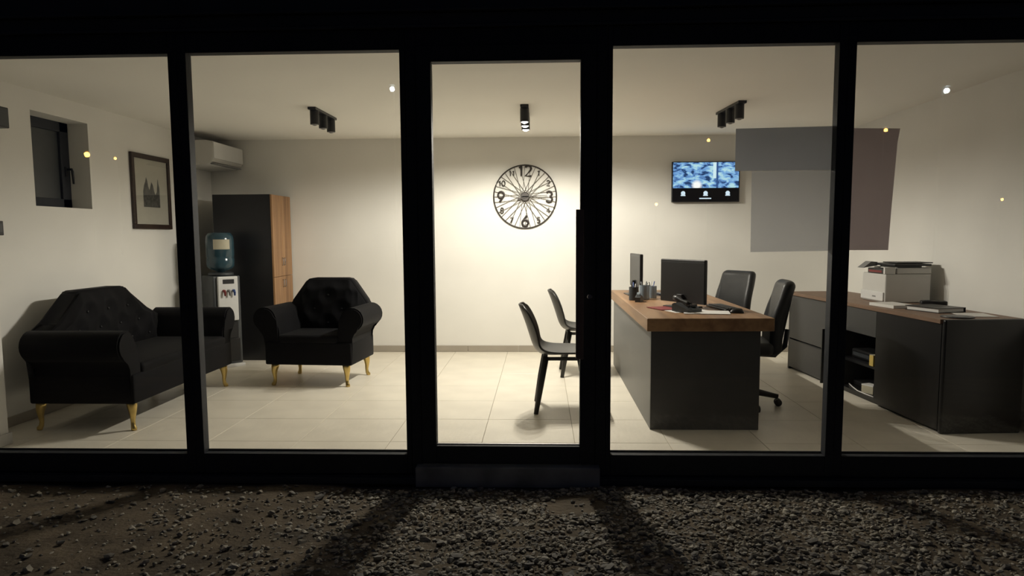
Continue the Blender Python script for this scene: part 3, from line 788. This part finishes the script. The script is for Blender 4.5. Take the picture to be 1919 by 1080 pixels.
sp = N('ShaderNodeSeparateXYZ'); L(tc.outputs['Object'], sp.inputs[0])
def bump_at(sock, c0, wd):
    s = N('ShaderNodeMath'); s.operation = 'SUBTRACT'; L(sock, s.inputs[0]); s.inputs[1].default_value = c0
    a = N('ShaderNodeMath'); a.operation = 'ABSOLUTE'; L(s.outputs[0], a.inputs[0])
    d = N('ShaderNodeMath'); d.operation = 'DIVIDE'; L(a.outputs[0], d.inputs[0]); d.inputs[1].default_value = wd; return d.outputs[0]
px1 = bump_at(sp.outputs[0], .468, .018)
lt = N('ShaderNodeMath'); lt.operation = 'LESS_THAN'; L(px1, lt.inputs[0]); lt.inputs[1].default_value = 1
gz_ = N('ShaderNodeMath'); gz_.operation = 'GREATER_THAN'; L(sp.outputs[2], gz_.inputs[0]); gz_.inputs[1].default_value = .26
ml = N('ShaderNodeMath'); ml.operation = 'MULTIPLY'; L(lt.outputs[0], ml.inputs[0]); L(gz_.outputs[0], ml.inputs[1])
m1 = N('ShaderNodeMixRGB'); L(ml.outputs[0], m1.inputs[0]); L(rp.outputs[0], m1.inputs[1]); m1.inputs[2].default_value = (.85, 1.1, 1.15, 1)
# dark stripe beside it
px2 = bump_at(sp.outputs[0], .497, .010); lt2 = N('ShaderNodeMath'); lt2.operation = 'LESS_THAN'; L(px2, lt2.inputs[0]); lt2.inputs[1].default_value = 1
m2 = N('ShaderNodeMixRGB'); L(lt2.outputs[0], m2.inputs[0]); L(m1.outputs[0], m2.inputs[1]); m2.inputs[2].default_value = (.05, .12, .32, 1)
# white glare spot painted into the screen's emission colour
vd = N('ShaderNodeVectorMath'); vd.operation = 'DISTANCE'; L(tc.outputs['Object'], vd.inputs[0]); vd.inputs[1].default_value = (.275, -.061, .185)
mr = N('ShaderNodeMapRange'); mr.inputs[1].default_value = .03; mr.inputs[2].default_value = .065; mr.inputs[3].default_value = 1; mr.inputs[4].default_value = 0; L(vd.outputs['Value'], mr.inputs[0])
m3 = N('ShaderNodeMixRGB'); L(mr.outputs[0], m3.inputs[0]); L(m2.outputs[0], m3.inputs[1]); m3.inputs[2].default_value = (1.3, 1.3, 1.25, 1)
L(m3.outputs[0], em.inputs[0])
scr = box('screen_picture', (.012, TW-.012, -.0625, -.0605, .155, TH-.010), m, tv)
bar = box('screen_bar', (.012, TW-.012, -.0625, -.0605, .012, .154), 'screenbar', tv)
for x in (.125, .372, .615):
    bm = bmesh.new(); lathe(bm, [(.024, 0), (.024, .001)], 20); obj('icon', bm, 'ledw', bar, loc=(x, -.0626, .098), rot=(R(90), 0, 0))
    box('icon_base', (x-.026, x+.026, -.0638, -.0627, .068, .080), 'ledw', bar)
box('caption_line', (.305, .435, -.0638, -.0627, .034, .046), 'ledw', bar)

# ================================================================== SHEETS TAPED INSIDE THE GLASS
def taped(name, pts, m, label, y=4.112):
    t = bmesh.new(); prism(t, pts, 1, y, y+.0008)
    return tag(obj(name, t, m), label, 'sheet', 'sheets stuck inside the glass')
taped('window_sheet', [(1.05, 1.673), (1.56, 1.674), (1.56, 1.906), (1.05, 1.898)], 'sheet_g', 'dark grey sheet stuck high inside the window above the desk')
taped('window_film', [(1.144, 1.235), (1.56, 1.24), (1.56, 1.672), (1.14, 1.671)], 'sheet_p', 'pale translucent film stuck on the glass below the dark grey sheet')
taped('window_poster', [(1.655, 1.243), (1.882, 1.242), (1.889, 1.45), (1.899, 1.65), (1.907, 1.82), (1.918, 1.89), (1.655, 1.894)], 'sheet_m', 'mauve grey sheet stuck on the right window beside the dark post')

# ================================================================== STREET LAMPS (seen as glints in the glass)
def street_lamp(x, y, z, m, size, label):
    t = thing('street_lamp', label, 'street lamp', (x, y, GZ-.02), 0, 'street lamps across the car park')
    h = z-GZ+.02
    bm = bmesh.new(); tube(bm, [(0, -.35, 0), (0, -.35, h*.5), (0, -.35, h+.12), (0, -.2, h+.2), (0, .1, h+.2)], [.08, .06, .045, .04, .04], 10); obj('pole', bm, 'pole', t, True)
    hd_ = box('lamp_head', (-.14, .14, -.25, .25, h+.06+size, h+.16+size), 'darkgrey', t, .02)
    bm = bmesh.new(); bmesh.ops.create_uvsphere(bm, u_segments=14, v_segments=8, radius=size)
    for v in bm.verts: v.co.z += h
    obj('lantern', bm, m, hd_, True)
street_lamp(-28.33, -37.81, 6.52, 'orange', .16, 'sodium street lamp mirrored as the brightest orange glint by the small window')
street_lamp(-34.62, -51.81, 7.77, 'orange', .10, 'sodium street lamp mirrored as a faint orange glint beside the picture')
street_lamp(12.11, -46.81, 8.09, 'orange', .11, 'sodium street lamp mirrored as an orange glint above the wall screen')
street_lamp(23.30, -43.81, 8.27, 'orange', .12, 'sodium street lamp mirrored as an orange glint on the mauve sheet')
street_lamp(11.49, -66.81, 4.34, 'orange', .14, 'sodium street lamp mirrored as an orange glint left below the wall screen')
street_lamp(42.05, -61.81, 4.34, 'orange', .11, 'sodium street lamp mirrored as an orange glint at the right edge')
street_lamp(17.78, -25.81, 7.54, 'coolw', .11, 'white street lamp mirrored as the large white glint at upper right')
street_lamp(-7.86, -31.81, 9.10, 'coolw', .12, 'white street lamp mirrored as a white glint beside the door frame')
